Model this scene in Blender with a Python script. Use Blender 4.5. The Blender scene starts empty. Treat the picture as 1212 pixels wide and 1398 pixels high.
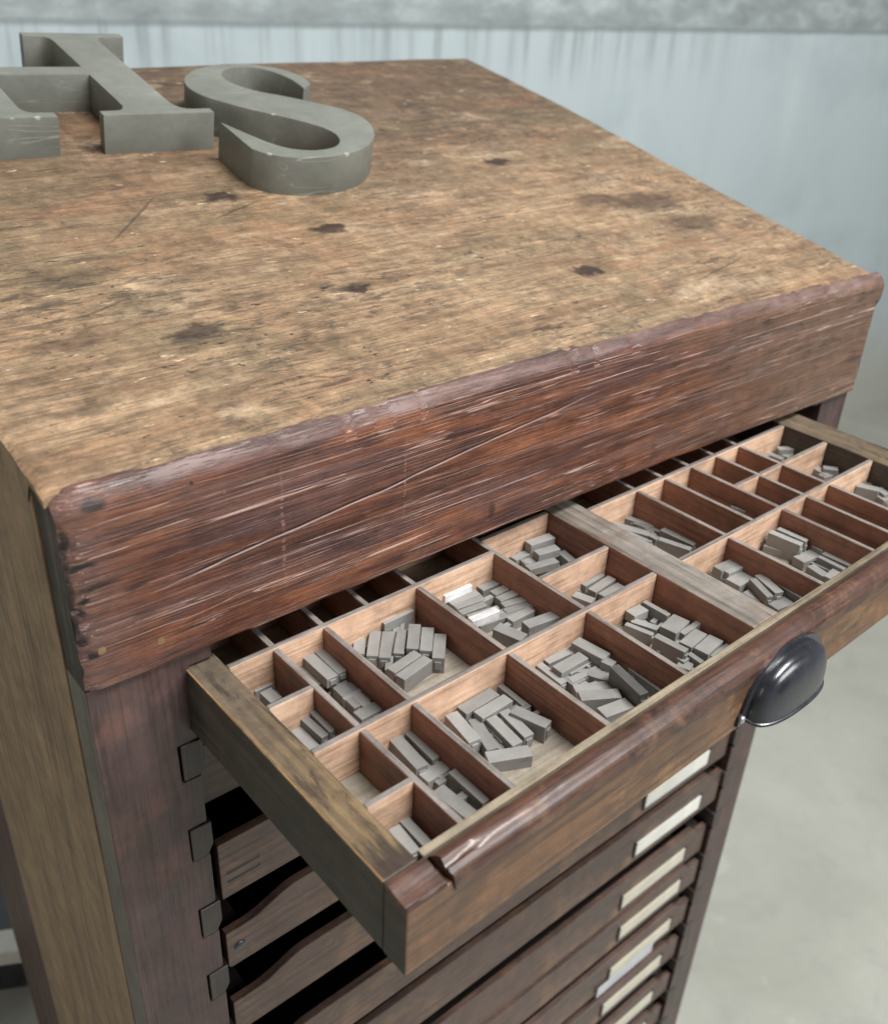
import bpy, bmesh, math, random
from mathutils import Vector, Matrix, Euler, noise
random.seed(7)
S = bpy.context.scene
COL = S.collection

# ------------------------------------------------------------------ camera model
F_PX, PW, PH = 1309.6, 1212.0, 1398.0
CAM = Vector((-0.2270, -0.5371, 0.4672))
CROT = Euler((1.0483, -0.0428, -0.6944), 'XYZ')
CM = CROT.to_matrix()

def ray(u, v):
    return CM @ Vector((u - PW / 2, -(v - PH / 2), -F_PX))

def on_plane(u, v, p0, n):
    d = ray(u, v); n = Vector(n)
    return CAM + d * (n.dot(Vector(p0) - CAM) / n.dot(d))

def on_z(u, v, z):
    return on_plane(u, v, (0, 0, z), (0, 0, 1))

# ------------------------------------------------------------------ materials
class NT:
    """small helper that builds a node tree"""
    def __init__(self, name):
        self.m = bpy.data.materials.new(name); self.m.use_nodes = True
        self.t = self.m.node_tree; self.n = self.t.nodes; self.l = self.t.links
        self.b = self.n['Principled BSDF']
        self.co = self.n.new('ShaderNodeTexCoord').outputs['Object']
    def link(self, a, b): self.l.new(a, b)
    def put(self, sock, v):
        if hasattr(v, 'links'): self.l.new(v, sock)
        else: sock.default_value = v
    def mapping(self, scale=(1, 1, 1), rot=(0, 0, 0), loc=(0, 0, 0), src=None):
        n = self.n.new('ShaderNodeMapping')
        self.l.new(src or self.co, n.inputs['Vector'])
        n.inputs['Scale'].default_value = scale; n.inputs['Rotation'].default_value = rot
        n.inputs['Location'].default_value = loc
        return n.outputs[0]
    def noise(self, vec, scale=1, detail=6, rough=.6, dist=0.0):
        n = self.n.new('ShaderNodeTexNoise'); self.l.new(vec, n.inputs['Vector'])
        n.inputs['Scale'].default_value = scale; n.inputs['Detail'].default_value = detail
        n.inputs['Roughness'].default_value = rough; n.inputs['Distortion'].default_value = dist
        return n.outputs['Fac']
    def voro(self, vec, scale=1, feature='F1'):
        n = self.n.new('ShaderNodeTexVoronoi'); n.feature = feature
        self.l.new(vec, n.inputs['Vector']); n.inputs['Scale'].default_value = scale
        return n.outputs['Distance']
    def ramp(self, fac, stops, interp='LINEAR'):
        n = self.n.new('ShaderNodeValToRGB'); self.l.new(fac, n.inputs[0])
        cr = n.color_ramp; cr.interpolation = interp
        while len(cr.elements) < len(stops): cr.elements.new(0.5)
        for e, (p, c) in zip(cr.elements, stops):
            e.position = p
            e.color = (c, c, c, 1) if not isinstance(c, (tuple, list)) else (*c[:3], 1)
        return n.outputs[0]
    def mix(self, fac, a, b, mode='MIX'):
        n = self.n.new('ShaderNodeMix'); n.data_type = 'RGBA'; n.blend_type = mode
        self.put(n.inputs[0], fac)
        for s, v in ((n.inputs[6], a), (n.inputs[7], b)):
            if hasattr(v, 'links'): self.l.new(v, s)
            else: s.default_value = (*v[:3], 1)
        return n.outputs[2]
    def math(self, op, a, b=0.0, clamp=False):
        n = self.n.new('ShaderNodeMath'); n.operation = op; n.use_clamp = clamp
        self.put(n.inputs[0], a); self.put(n.inputs[1], b)
        return n.outputs[0]
    def smooth(self, v, lo, hi, a=0.0, b=1.0):
        n = self.n.new('ShaderNodeMapRange'); n.interpolation_type = 'SMOOTHSTEP'
        self.put(n.inputs[0], v)
        for i, x in enumerate((lo, hi, a, b)): n.inputs[i + 1].default_value = x
        return n.outputs[0]
    def blob(self, vec, c, r):
        """1 at c fading to 0 at the ellipsoid of radii r"""
        m = self.n.new('ShaderNodeMapping'); m.vector_type = 'TEXTURE'
        self.l.new(vec, m.inputs['Vector'])
        m.inputs['Location'].default_value = c; m.inputs['Scale'].default_value = r
        d = self.n.new('ShaderNodeVectorMath'); d.operation = 'LENGTH'
        self.l.new(m.outputs[0], d.inputs[0])
        return self.smooth(d.outputs['Value'], 0.35, 1.0, 1.0, 0.0)
    def warp(self, amount, scale, vec=None):
        """object coordinates jittered by noise, for ragged outlines"""
        n = self.n.new('ShaderNodeTexNoise'); self.l.new(vec or self.co, n.inputs['Vector'])
        n.inputs['Scale'].default_value = scale; n.inputs['Detail'].default_value = 5
        s = self.n.new('ShaderNodeVectorMath'); s.operation = 'SUBTRACT'
        self.l.new(n.outputs['Color'], s.inputs[0]); s.inputs[1].default_value = (.5, .5, .5)
        k = self.n.new('ShaderNodeVectorMath'); k.operation = 'SCALE'
        self.l.new(s.outputs[0], k.inputs[0]); k.inputs['Scale'].default_value = amount
        a = self.n.new('ShaderNodeVectorMath'); a.operation = 'ADD'
        self.l.new(vec or self.co, a.inputs[0]); self.l.new(k.outputs[0], a.inputs[1])
        return a.outputs[0]
    def lines(self, vec, width=.02, level=.5, detail=3):
        """thin contour lines of a stretched noise: 1 on a line"""
        n = self.noise(vec, 1, detail, .5, .1)
        d = self.math('ABSOLUTE', self.math('SUBTRACT', n, level))
        return self.smooth(d, width * .3, width, 1, 0)
    def mottle(self, col, amt, scale=28, loc=(0, 0, 0)):
        n = self.noise(self.mapping((1, 1, 1), loc=loc), scale, 10, .78, .2)
        f = self.smooth(n, .28, .72, 1 - amt, 1 + amt)
        v = self.n.new('ShaderNodeVectorMath'); v.operation = 'SCALE'
        self.l.new(col, v.inputs[0]); self.l.new(f, v.inputs['Scale'])
        return v.outputs[0]
    def finish(self, color, rough=.5, bump=None, bs=.3, bd=.001, metal=0.0, coat=0.0, spec=.5):
        self.put(self.b.inputs['Base Color'], color if hasattr(color, 'links') else (*color[:3], 1))
        self.put(self.b.inputs['Roughness'], rough)
        self.b.inputs['Metallic'].default_value = metal
        self.b.inputs['Specular IOR Level'].default_value = spec
        if coat:
            self.b.inputs['Coat Weight'].default_value = coat
            self.b.inputs['Coat Roughness'].default_value = .18
        if bump is not None:
            n = self.n.new('ShaderNodeBump'); n.inputs['Strength'].default_value = bs
            n.inputs['Distance'].default_value = bd
            self.l.new(bump, n.inputs['Height']); self.l.new(n.outputs[0], self.b.inputs['Normal'])
        return self.m

def stretch(axis, k):
    """noise scale: long along axis (0,1,2), fine across"""
    s = [k, k, k]; s[axis] = k * .045
    return tuple(s)

def wood(name, dark, mid, light, axis, k=60, grime=(.03, .025, .02), grime_amt=.5, wear=None, wear_amt=.0,
         rough=(.35, .6), bs=.35, rot=(0, 0, 0), coat=0.0, spec=.5, scratch=None, grime_scale=9):
    t = NT(name)
    g = t.noise(t.mapping(stretch(axis, k), rot), 1, 9, .68, .35)
    f = t.noise(t.mapping(stretch(axis, k * 4.5), rot), 1, 5, .6)
    col = t.ramp(g, [(.25, dark), (.5, mid), (.75, light)])
    fm = t.ramp(f, [(.33, .0), (.5, 1.0)])
    col = t.mix(t.math('MULTIPLY', t.math('SUBTRACT', 1.0, fm), .55), col, tuple(c * .45 for c in dark))
    blot = t.noise(t.mapping((1, 1, 1)), grime_scale, 8, .65, .6)
    gm = t.math('MULTIPLY', t.smooth(blot, .5, .72), grime_amt)
    col = t.mix(gm, col, grime)
    if wear:
        w = t.noise(t.mapping((1, 1, 1), loc=(4, 2, 7)), grime_scale * 1.3, 9, .7, .4)
        wf = t.math('MULTIPLY', t.smooth(t.math('ADD', w, t.math('MULTIPLY', f, .2)), .6, .78), wear_amt)
        col = t.mix(wf, col, wear)
    if scratch:
        s = t.noise(t.mapping(tuple(x * (.25 if i == axis else 1) for i, x in enumerate(stretch(axis, k * 3.2))),
                              tuple(r + .03 for r in rot), loc=(9, 3, 1)), 1, 3, .5)
        sf = t.math('MULTIPLY', t.smooth(s, .66, .74), scratch[1])
        col = t.mix(sf, col, scratch[0])
    lv = [k * 3.6] * 3; lv[axis] = k * .07
    ln = t.math('MULTIPLY', t.lines(t.mapping(tuple(lv), rot, (3, 8, 5)), .03), t.smooth(blot, .35, .6))
    col = t.mix(t.math('MULTIPLY', ln, .45), col, tuple(c * .5 for c in dark))
    col = t.mottle(col, .28, 30)
    r = t.smooth(t.math('ADD', g, t.math('MULTIPLY', t.math('SUBTRACT', f, .5), .4)), .3, .7, rough[0], rough[1])
    h = t.math('ADD', t.math('MULTIPLY', g, .6), t.math('MULTIPLY', fm, .35))
    return t.finish(col, r, h, bs, .0012, coat=coat, spec=spec)

M = {}
TH = .205                      # slope of the desk top
def top_z(y): return .168 + TH * y

def make_top_wood():
    t = NT('worn_desk_wood')
    co = t.co
    g = t.noise(t.mapping((5, 46, 46), (0, 0, .05)), 1, 10, .74, .25)
    f = t.noise(t.mapping((26, 380, 380), (0, 0, .05)), 1, 6, .7)
    col = t.ramp(g, [(.26, (.105, .062, .036)), (.42, (.215, .138, .080)), (.56, (.30, .205, .122)), (.74, (.40, .295, .19))])
    fm = t.smooth(f, .38, .56)
    col = t.mix(t.math('MULTIPLY', t.math('SUBTRACT', 1.0, fm), .5), col, (.085, .052, .033))
    sep = t.n.new('ShaderNodeSeparateXYZ'); t.l.new(co, sep.inputs[0])
    big = t.noise(t.mapping((3.5, 5, 5)), 1, 8, .66, .4)
    # red-brown varnish left toward the back
    back = t.math('ADD', t.smooth(sep.outputs['Y'], .25, .62), t.math('MULTIPLY', t.math('SUBTRACT', big, .5), 1.5), True)
    col = t.mix(t.math('MULTIPLY', back, .8), col, (.072, .043, .028))
    olive = t.smooth(t.noise(t.mapping((4, 8, 8), loc=(3, 1, 0)), 1, 9, .7, .4), .47, .60)
    col = t.mix(t.math('MULTIPLY', olive, .6), col, (.15, .112, .066))
    red = t.smooth(t.noise(t.mapping((6, 11, 11), loc=(8, 3, 0)), 1, 8, .7, .4), .50, .64)
    col = t.mix(t.math('MULTIPLY', red, .42), col, (.235, .125, .068))
    pale = t.smooth(t.noise(t.mapping((7, 16, 16), loc=(2, 9, 4)), 1, 9, .74, .3), .53, .68)
    col = t.mix(t.math('MULTIPLY', pale, .55), col, (.44, .335, .225))
    col = t.mottle(col, .34, 22)
    col = t.mottle(col, .30, 75, (3, 1, 2))
    # grey-black grime: dense in some regions, fine streaks and specks
    reg = t.smooth(t.noise(t.mapping((4, 7, 7), loc=(1, 7, 0)), 1, 6, .6), .40, .62)
    smu = t.smooth(t.noise(t.mapping((26, 95, 95), (0, 0, .08), loc=(2, 2, 2)), 1, 10, .8, .3), .505, .575)
    col = t.mix(t.math('MULTIPLY', t.math('MULTIPLY', smu, reg), .68), col, (.038, .030, .025))
    sp = t.smooth(t.noise(t.mapping((60, 150, 150), loc=(6, 2, 2)), 1, 7, .72, .2), .61, .65)
    spf = t.math('MULTIPLY', sp, t.math('ADD', reg, .35), True)
    col = t.mix(t.math('MULTIPLY', spf, .9), col, (.020, .014, .012))
    # fine cracks, straight cuts at odd angles, pale gouges
    for rz, sc, lv in ((.05, (3, 130, 130), .5), (.10, (2.4, 90, 90), .45), (.75, (2.5, 45, 45), .5), (-.6, (2.2, 38, 38), .52), (.3, (3, 60, 60), .48)):
        ln = t.lines(t.mapping(sc, (0, 0, rz), loc=(rz * 9, 2, 1)), .009, lv, 2)
        mk = t.smooth(t.noise(t.mapping((6, 9, 9), loc=(rz * 5, 4, 4)), 1, 4, .6), .48, .62)
        col = t.mix(t.math('MULTIPLY', t.math('MULTIPLY', ln, mk), .7 if abs(rz) < .3 else .5), col, (.035, .024, .018))
    pg = t.smooth(t.noise(t.mapping((34, 110, 110), (0, 0, .15), loc=(7, 5, 2)), 1, 6, .68, .2), .64, .69)
    col = t.mix(t.math('MULTIPLY', pg, .8), col, (.54, .42, .30))
    # knots and dark patches at their places
    wv = t.warp(.042, 50)
    for (x, y, rx, ry, a) in KNOTS:
        b = t.blob(wv, (x, y, top_z(y)), (rx * 1.15, ry * 1.15, .05))
        b = t.math('MULTIPLY', b, t.smooth(f, .25, .6, .65, 1.1), True)
        col = t.mix(t.math('MULTIPLY', b, a), col, (.022, .012, .010))
    wv2 = t.warp(.004, 60)
    for (x0, y0, x1, y1, w) in SCR:
        ang = math.atan2(y1 - y0, x1 - x0); L = math.hypot(x1 - x0, y1 - y0) / 2
        m = t.n.new('ShaderNodeMapping'); m.vector_type = 'TEXTURE'
        t.l.new(wv2, m.inputs['Vector'])
        m.inputs['Location'].default_value = ((x0 + x1) / 2, (y0 + y1) / 2, top_z((y0 + y1) / 2))
        m.inputs['Rotation'].default_value = (0, 0, ang); m.inputs['Scale'].default_value = (L, w, .2)
        d = t.n.new('ShaderNodeVectorMath'); d.operation = 'LENGTH'; t.l.new(m.outputs[0], d.inputs[0])
        col = t.mix(t.smooth(d.outputs['Value'], .4, 1, .6, 0), col, (.04, .026, .02))
    rough = t.smooth(big, .3, .7, .45, .65)
    h = t.math('ADD', t.math('MULTIPLY', g, .5), t.math('ADD', t.math('MULTIPLY', fm, .3), t.math('MULTIPLY', spf, -.5)))
    return t.finish(col, rough, h, .5, .0016, spec=.35)

KNOTS = [(.251, .381, .026, .017, .9), (.322, .286, .022, .008, .9), (.278, .174, .018, .008, .9), (.103, .150, .032, .012, .75),
         (.532, .124, .023, .010, .95), (.650, .394, .028, .014, .9), (.765, .245, .075, .032, .62), (.79, .185, .06, .02, .55),
         (.70, .265, .05, .016, .5), (.01, .170, .035, .012, .45), (.45, .60, .06, .012, .4), (.06, .27, .05, .018, .4),
         (.72, .10, .06, .006, .6), (.40, .05, .03, .005, .6), (.17, .06, .02, .004, .6), (-.02, .09, .03, .010, .55)]
SCR = [(.09, .30, .21, .42, .0022), (.20, .33, .30, .37, .002), (.62, .06, .80, .10, .002), (.35, .42, .42, .33, .0018), (.02, .2, .08, .22, .002)]
M['top'] = make_top_wood()

def make_fascia_wood():
    t = NT('red_brown_scratched_wood')
    r = (0, .03, 0)
    g = t.noise(t.mapping((4, 44, 60), r), 1, 10, .74, .3)
    f = t.noise(t.mapping((16, 330, 420), r), 1, 6, .68)
    col = t.ramp(g, [(.30, (.027, .010, .008)), (.43, (.074, .025, .014)), (.55, (.150, .053, .027)), (.72, (.24, .105, .056))])
    fm = t.smooth(f, .38, .54)
    col = t.mix(t.math('MULTIPLY', t.math('SUBTRACT', 1.0, fm), .52), col, (.036, .015, .011))
    org = t.smooth(t.noise(t.mapping((7, 30, 38), r, loc=(9, 2, 5)), 1, 8, .7, .3), .50, .64)
    col = t.mix(t.math('MULTIPLY', org, .6), col, (.26, .090, .036))
    pat = t.smooth(t.noise(t.mapping((5, 18, 26), loc=(5, 0, 2)), 1, 9, .7, .3), .47, .60)
    col = t.mix(t.math('MULTIPLY', pat, .6), col, (.075, .040, .040))
    sep = t.n.new('ShaderNodeSeparateXYZ'); t.l.new(t.co, sep.inputs[0])
    dull = t.math('ADD', t.smooth(sep.outputs['X'], .40, .85), t.math('MULTIPLY', t.math('SUBTRACT', g, .5), .9), True)
    col = t.mix(t.math('MULTIPLY', dull, .72), col, (.135, .088, .058))
    left = t.math('ADD', t.smooth(sep.outputs['X'], -.02, -.078), t.math('MULTIPLY', t.math('SUBTRACT', g, .52), 2.4), True)
    col = t.mix(t.math('MULTIPLY', left, .5), col, (.13, .082, .072))
    col = t.mottle(col, .30, 40)
    gr = t.smooth(t.noise(t.mapping((9, 60, 85), r, loc=(1, 4, 3)), 1, 9, .74, .3), .54, .66)
    col = t.mix(t.math('MULTIPLY', gr, .8), col, (.018, .011, .010))
    # dark grain lines and long pale scratches along the grain
    for sc, lv, w, rr, a, c in (((1.2, 90, 120), .5, .008, .030, .6, (.02, .010, .008)), ((1.6, 150, 190), .46, .010, .045, .55, (.018, .010, .008)),
                                ((.7, 60, 80), .55, .0045, .050, .9, (.50, .36, .31)), ((.8, 85, 105), .47, .0046, .035, .9, (.46, .32, .27)),
                                ((.9, 110, 140), .53, .0050, .062, .85, (.50, .36, .31)), ((1.1, 140, 180), .5, .0055, .020, .8, (.42, .28, .23)),
                                ((.75, 70, 95), .44, .0042, .040, .9, (.48, .34, .29))):
        ln = t.lines(t.mapping(sc, (0, rr, 0), loc=(sc[1] * .3, 1, 2)), w, lv, 2)
        mk = t.smooth(t.noise(t.mapping((2.6, 42, 50), r, loc=(sc[1] * .1, 2, 6)), 1, 4, .6), .47, .55)
        col = t.mix(t.math('MULTIPLY', t.math('MULTIPLY', ln, mk), a), col, c)
    # rubbed pink patches and dents
    w = t.smooth(t.noise(t.mapping((14, 45, 60), r, loc=(3, 3, 8)), 1, 7, .7, .3), .66, .74)
    col = t.mix(t.math('MULTIPLY', w, .55), col, (.36, .19, .15))
    # vertical row of little dents
    wv = t.warp(.008, 90)
    for (x, z, rx, rz, a) in ((.085, .10, .0016, .07, .35), (.20, .10, .0014, .05, .3), (.50, .105, .03, .012, .5), (.42, .10, .028, .010, .5), (.36, .115, .02, .004, .5)):
        b = t.blob(wv, (x, 0, z), (rx, .02, rz))
        col = t.mix(t.math('MULTIPLY', t.math('MULTIPLY', b, t.smooth(f, .45, .6)), a * 1.5), col, (.42, .22, .17))
    ck = t.math('SUBTRACT', t.math('ADD', sep.outputs['Z'], t.math('MULTIPLY', t.math('SUBTRACT', t.noise(t.mapping((9, 1, 3)), 1, 3, .5), .5), .007)), t.math('ADD', .082, t.math('MULTIPLY', sep.outputs['X'], .10)))
    ckx = t.math('MULTIPLY', t.smooth(sep.outputs['X'], -.03, .03), t.smooth(sep.outputs['X'], .48, .30))
    col = t.mix(t.math('MULTIPLY', t.math('MULTIPLY', t.smooth(t.math('ABSOLUTE', ck), .0003, .0011, 1, 0), ckx), .8), col, (.46, .34, .31))
    ck2 = t.math('ABSOLUTE', t.math('SUBTRACT', ck, .0018))
    col = t.mix(t.math('MULTIPLY', t.math('MULTIPLY', t.smooth(ck2, .0004, .0014, 1, 0), ckx), .9), col, (.012, .008, .008))
    for (x, z, rx, rz, a) in ((.30, .04, .006, .012, .6), (-.012, .165, .035, .006, .7), (-.055, .10, .02, .003, .8), (-.03, .09, .012, .004, .7), (.017, .155, .0022, .0022, 1),
                              (-.064, .118, .014, .004, 1), (-.066, .092, .005, .004, 1), (-.068, .083, .005, .004, 1), (-.071, .06, .007, .006, .9), (-.072, .14, .005, .012, .9), (-.0735, .10, .004, .06, .8), (-.066, .046, .004, .004, 1), (-.05, .160, .012, .007, .9)):
        b = t.blob(wv, (x, 0, z), (rx, .03, rz))
        col = t.mix(t.math('MULTIPLY', b, a), col, (.012, .009, .009))
    # rubbed, greyed upper edge
    q = t.math('MAXIMUM', t.math('SUBTRACT', sep.outputs['X'], .3), 0.0)
    zz = t.math('ADD', sep.outputs['Z'], t.math('MULTIPLY', t.math('MULTIPLY', q, q), .0328))
    en = t.noise(t.mapping((12, 60, 60), loc=(3, 1, 1)), 1, 7, .7, .3)
    ed = t.smooth(t.math('ADD', zz, t.math('MULTIPLY', t.math('SUBTRACT', en, .5), .014)), .159, .1635)
    ecol = t.ramp(en, [(.3, (.040, .022, .020)), (.48, (.115, .066, .056)), (.68, (.225, .155, .140))])
    edx = t.math('MULTIPLY', ed, t.smooth(t.math('ADD', sep.outputs['X'], t.math('MULTIPLY', t.math('SUBTRACT', en, .5), .06)), -.06, -.035))
    col = t.mix(t.math('MULTIPLY', edx, .8), col, ecol)
    rough = t.smooth(f, .3, .7, .33, .52)
    h = t.math('ADD', t.math('MULTIPLY', g, .5), t.math('MULTIPLY', fm, .4))
    return t.finish(col, rough, h, .5, .0015, spec=.5)
M['fascia'] = make_fascia_wood()
def make_edge_wood():
    t = NT('polished_worn_edge')
    g = t.noise(t.mapping((6, 60, 60)), 1, 8, .65, .4)
    col = t.ramp(g, [(.3, (.06, .034, .032)), (.5, (.15, .095, .093)), (.7, (.25, .18, .175))])
    sp = t.smooth(t.noise(t.mapping((16, 70, 70), loc=(2, 1, 5)), 1, 7, .7, .5), .58, .68)
    col = t.mix(t.math('MULTIPLY', sp, .7), col, (.02, .013, .012))
    return t.finish(col, t.smooth(g, .3, .7, .42, .6), g, .6, .0016)
M['edge'] = make_edge_wood()
M['end'] = wood('dark_grey_end_grain', (.025, .024, .021), (.085, .078, .068), (.18, .165, .145), 2, 60, grime_amt=.4, bs=1.0, rough=(.7, .9), spec=.2)  # dark grey for the left-facing end of the fascia board
M['post'] = wood('plum_brown_post_wood', (.040, .022, .020), (.072, .043, .040), (.098, .060, .056), 2, 45, grime=(.060, .052, .050), grime_amt=.6,
                 wear=(.15, .065, .046), wear_amt=.4, rough=(.33, .5), bs=.2, scratch=((.22, .12, .09), .3), grime_scale=16)
M['side'] = wood('olive_brown_panel_wood', (.17, .110, .060), (.27, .185, .105), (.33, .235, .135), 2, 18, grime=(.085, .066, .048), grime_amt=.5,
                 wear=(.15, .10, .055), wear_amt=.3, rough=(.5, .7), bs=.15, grime_scale=4)
M['greyside'] = wood('grey_worn_post_side', (.07, .060, .048), (.15, .132, .108), (.20, .18, .15), 2, 50, grime_amt=.35, bs=.4)
M['stile'] = wood('dark_red_stile_wood', (.03, .010, .007), (.065, .022, .014), (.09, .034, .02), 2, 40, grime_amt=.3, bs=.2)
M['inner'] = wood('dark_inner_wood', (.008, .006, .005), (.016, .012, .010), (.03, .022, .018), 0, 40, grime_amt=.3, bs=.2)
M['div'] = wood('pinkish_lit_divider_wood', (.38, .235, .155), (.555, .365, .25), (.63, .44, .315), 0, 50, grime=(.26, .15, .095), grime_amt=.45,
                wear=(.64, .46, .33), wear_amt=.4, rough=(.55, .7), bs=.15, grime_scale=18)  # light on the front-facing divider sides is put into this paler colour
M['divy'] = wood('red_brown_shaded_divider_wood', (.15, .065, .040), (.255, .113, .070), (.33, .16, .105), 1, 50, grime=(.10, .05, .035), grime_amt=.5,
                 rough=(.5, .65), bs=.15, grime_scale=14)  # same divider wood, darkened in colour for the shaded left-facing sides
M['divtop'] = wood('grey_rubbed_divider_edge', (.11, .095, .085), (.20, .18, .165), (.28, .25, .23), 0, 60, grime=(.09, .06, .045), grime_amt=.5, rough=(.45, .6), bs=.25, grime_scale=16)
M['divtopy'] = wood('grey_rubbed_divider_edge_long', (.11, .095, .085), (.20, .18, .165), (.28, .25, .23), 1, 60, grime=(.09, .06, .045), grime_amt=.5, rough=(.45, .6), bs=.25, grime_scale=16)
M['bar'] = wood('grey_worn_bar_wood', (.10, .085, .072), (.20, .18, .16), (.27, .245, .22), 1, 45, grime=(.12, .085, .06), grime_amt=.7, rough=(.4, .55), bs=.2, grime_scale=12)
M['paper'] = wood('beige_drawer_floor', (.24, .21, .165), (.29, .255, .205), (.33, .29, .24), 0, 20, grime=(.19, .155, .115), grime_amt=.5, rough=(.6, .8), bs=.1)

def make_rail_top():
    t = NT('yellow_brown_rail_wood')
    g = t.noise(t.mapping((120, 5, 120)), 1, 9, .7, .3)
    col = t.ramp(g, [(.3, (.04, .028, .017)), (.46, (.105, .075, .044)), (.6, (.19, .130, .068)), (.78, (.30, .21, .11))])
    sep = t.n.new('ShaderNodeSeparateXYZ'); t.l.new(t.co, sep.inputs[0])
    bl = t.noise(t.mapping((30, 9, 30)), 1, 9, .72, .4)
    back = t.math('ADD', t.smooth(sep.outputs['Y'], -.06, .14), t.math('MULTIPLY', t.math('SUBTRACT', bl, .5), 1.2), True)
    col = t.mix(t.math('MULTIPLY', back, .75), col, (.105, .085, .064))
    gr = t.smooth(t.noise(t.mapping((95, 14, 95), loc=(1, 2, 3)), 1, 9, .76, .3), .50, .60)
    col = t.mix(t.math('MULTIPLY', gr, .8), col, (.035, .027, .021))
    end = t.math('ADD', t.smooth(sep.outputs['Y'], -.085, -.10), t.math('MULTIPLY', t.math('SUBTRACT', bl, .5), 1.0), True)
    col = t.mix(t.math('MULTIPLY', end, .8), col, (.04, .026, .02))
    col = t.mottle(col, .3, 40)
    return t.finish(col, .5, g, .5, .001)
M['rail'] = make_rail_top()
M['ochre'] = wood('ochre_rubbed_edge', (.10, .06, .03), (.24, .14, .065), (.32, .20, .10), 1, 60, grime_amt=.7, grime_scale=40)
M['railside'] = wood('dull_grey_rail_side', (.028, .023, .017), (.055, .046, .034), (.078, .066, .050), 1, 40, grime=(.04, .04, .034), grime_amt=.6, rough=(.5, .7), bs=.2,
                     wear=(.10, .08, .06), wear_amt=.3)
M['front'] = wood('brown_drawer_front_wood', (.065, .031, .018), (.155, .080, .042), (.22, .125, .066), 0, 42, grime=(.055, .040, .030), grime_amt=.75,
                  wear=(.30, .175, .075), wear_amt=.55, rough=(.35, .55), bs=.25, scratch=((.30, .2, .12), .3), grime_scale=13)
M['nose'] = wood('glossy_red_nosing_wood', (.022, .010, .008), (.070, .030, .020), (.11, .052, .034), 0, 55, grime=(.014, .009, .008), grime_amt=.85,
                 wear=(.22, .12, .065), wear_amt=.4, rough=(.36, .5), bs=.4, coat=.3, grime_scale=24)
M['strip'] = wood('pale_strip_wood', (.12, .095, .065), (.22, .185, .13), (.30, .25, .18), 0, 60, grime_amt=.4, bs=.2)
M['lower'] = wood('plum_grey_front_wood', (.055, .032, .026), (.110, .068, .054), (.155, .098, .076), 0, 40, grime=(.050, .042, .037), grime_amt=.75,
                  wear=(.24, .135, .07), wear_amt=.65, rough=(.34, .5), bs=.25, grime_scale=7)
M['runner'] = wood('grey_runner_end_wood', (.032, .022, .020), (.055, .042, .038), (.08, .063, .058), 2, 60, grime_amt=.4, bs=.3)

def make_metal(name, base, metal, rough, var=.25):
    t = NT(name)
    oi = t.n.new('ShaderNodeObjectInfo')
    g = t.noise(t.mapping((60, 60, 60)), 1, 6, .6)
    a = t.math('ADD', t.math('MULTIPLY', oi.outputs['Random'], var), t.math('MULTIPLY', g, .35))
    col = t.ramp(a, [(.1, tuple(c * .72 for c in base)), (.45, tuple(c * 1.18 for c in base))])
    st = t.smooth(t.noise(t.mapping((110, 170, 170), loc=(2, 0, 4)), 1, 7, .75), .54, .66)
    col = t.mix(t.math('MULTIPLY', st, .5), col, tuple(c * .45 for c in base))
    return t.finish(col, t.smooth(g, .3, .7, rough, rough + .15), g, .15, .0004, metal=metal)
M['type'] = make_metal('dull_type_metal', (.235, .232, .222), .1, .5)
def make_shiny():
    t = NT('bright_type_metal'); g = t.noise(t.mapping((60, 60, 60)), 1, 5, .6)
    return t.finish(t.ramp(g, [(.3, (.58, .59, .61)), (.6, (.86, .87, .88))]), t.smooth(g, .3, .7, .22, .4), g, .15, .0006, metal=.45)
M['shiny'] = make_shiny()
M['darktype'] = make_metal('blackened_type_metal', (.12, .12, .115), .5, .34)
def make_letter(chips=()):
    t = NT('grey_painted_letter')
    g = t.noise(t.mapping((14, 14, 14)), 1, 8, .65, .3)
    col = t.ramp(g, [(.3, (.118, .124, .106)), (.7, (.172, .178, .156))])
    sp = t.smooth(t.noise(t.mapping((90, 90, 90)), 1, 6, .7), .66, .74)
    col = t.mix(t.math('MULTIPLY', sp, .3), col, (.36, .34, .3))
    col = t.mottle(col, .10, 45)
    for rz, sc, lv in ((.5, (3, 50, 50), .5), (-.8, (3, 40, 40), .47)):
        ln = t.lines(t.mapping(sc, (0, 0, rz), loc=(rz * 7, 2, 1)), .010, lv, 2)
        mk = t.smooth(t.noise(t.mapping((9, 9, 9), loc=(rz * 5, 4, 4)), 1, 4, .6), .52, .64)
        col = t.mix(t.math('MULTIPLY', t.math('MULTIPLY', ln, mk), .5), col, (.34, .335, .30))
    wv = t.warp(.006, 120)
    for c in chips:            # little chips that show bright metal on the rim
        col = t.mix(t.math('MULTIPLY', t.blob(wv, c, (.0046, .0038, .0038)), .6), col, (.42, .415, .38))
    f = t.noise(t.mapping((300, 300, 300)), 1, 3, .6)
    return t.finish(col, t.smooth(g, .3, .7, .36, .55), f, .1, .0006, spec=.5)
def make_black():
    t = NT('black_enamelled_iron')
    g = t.noise(t.mapping((40, 40, 40)), 1, 7, .6)
    col = t.ramp(g, [(.3, (.012, .013, .017)), (.7, (.030, .034, .044))])
    return t.finish(col, t.smooth(g, .3, .7, .24, .38), g, .2, .001, spec=.6, coat=.35)
M['black'] = make_black()
M['steel'] = make_metal('worn_steel_screw', (.5, .5, .5), .8, .35)
M['brass'] = make_metal('dull_brass_nail', (.22, .14, .07), .3, .6)
def make_card(name, c):
    t = NT(name); g = t.noise(t.mapping((30, 30, 30)), 1, 6, .6)
    return t.finish(t.ramp(g, [(.3, tuple(x * .85 for x in c)), (.65, c)]), .7, g, .1, .0004)
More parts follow.
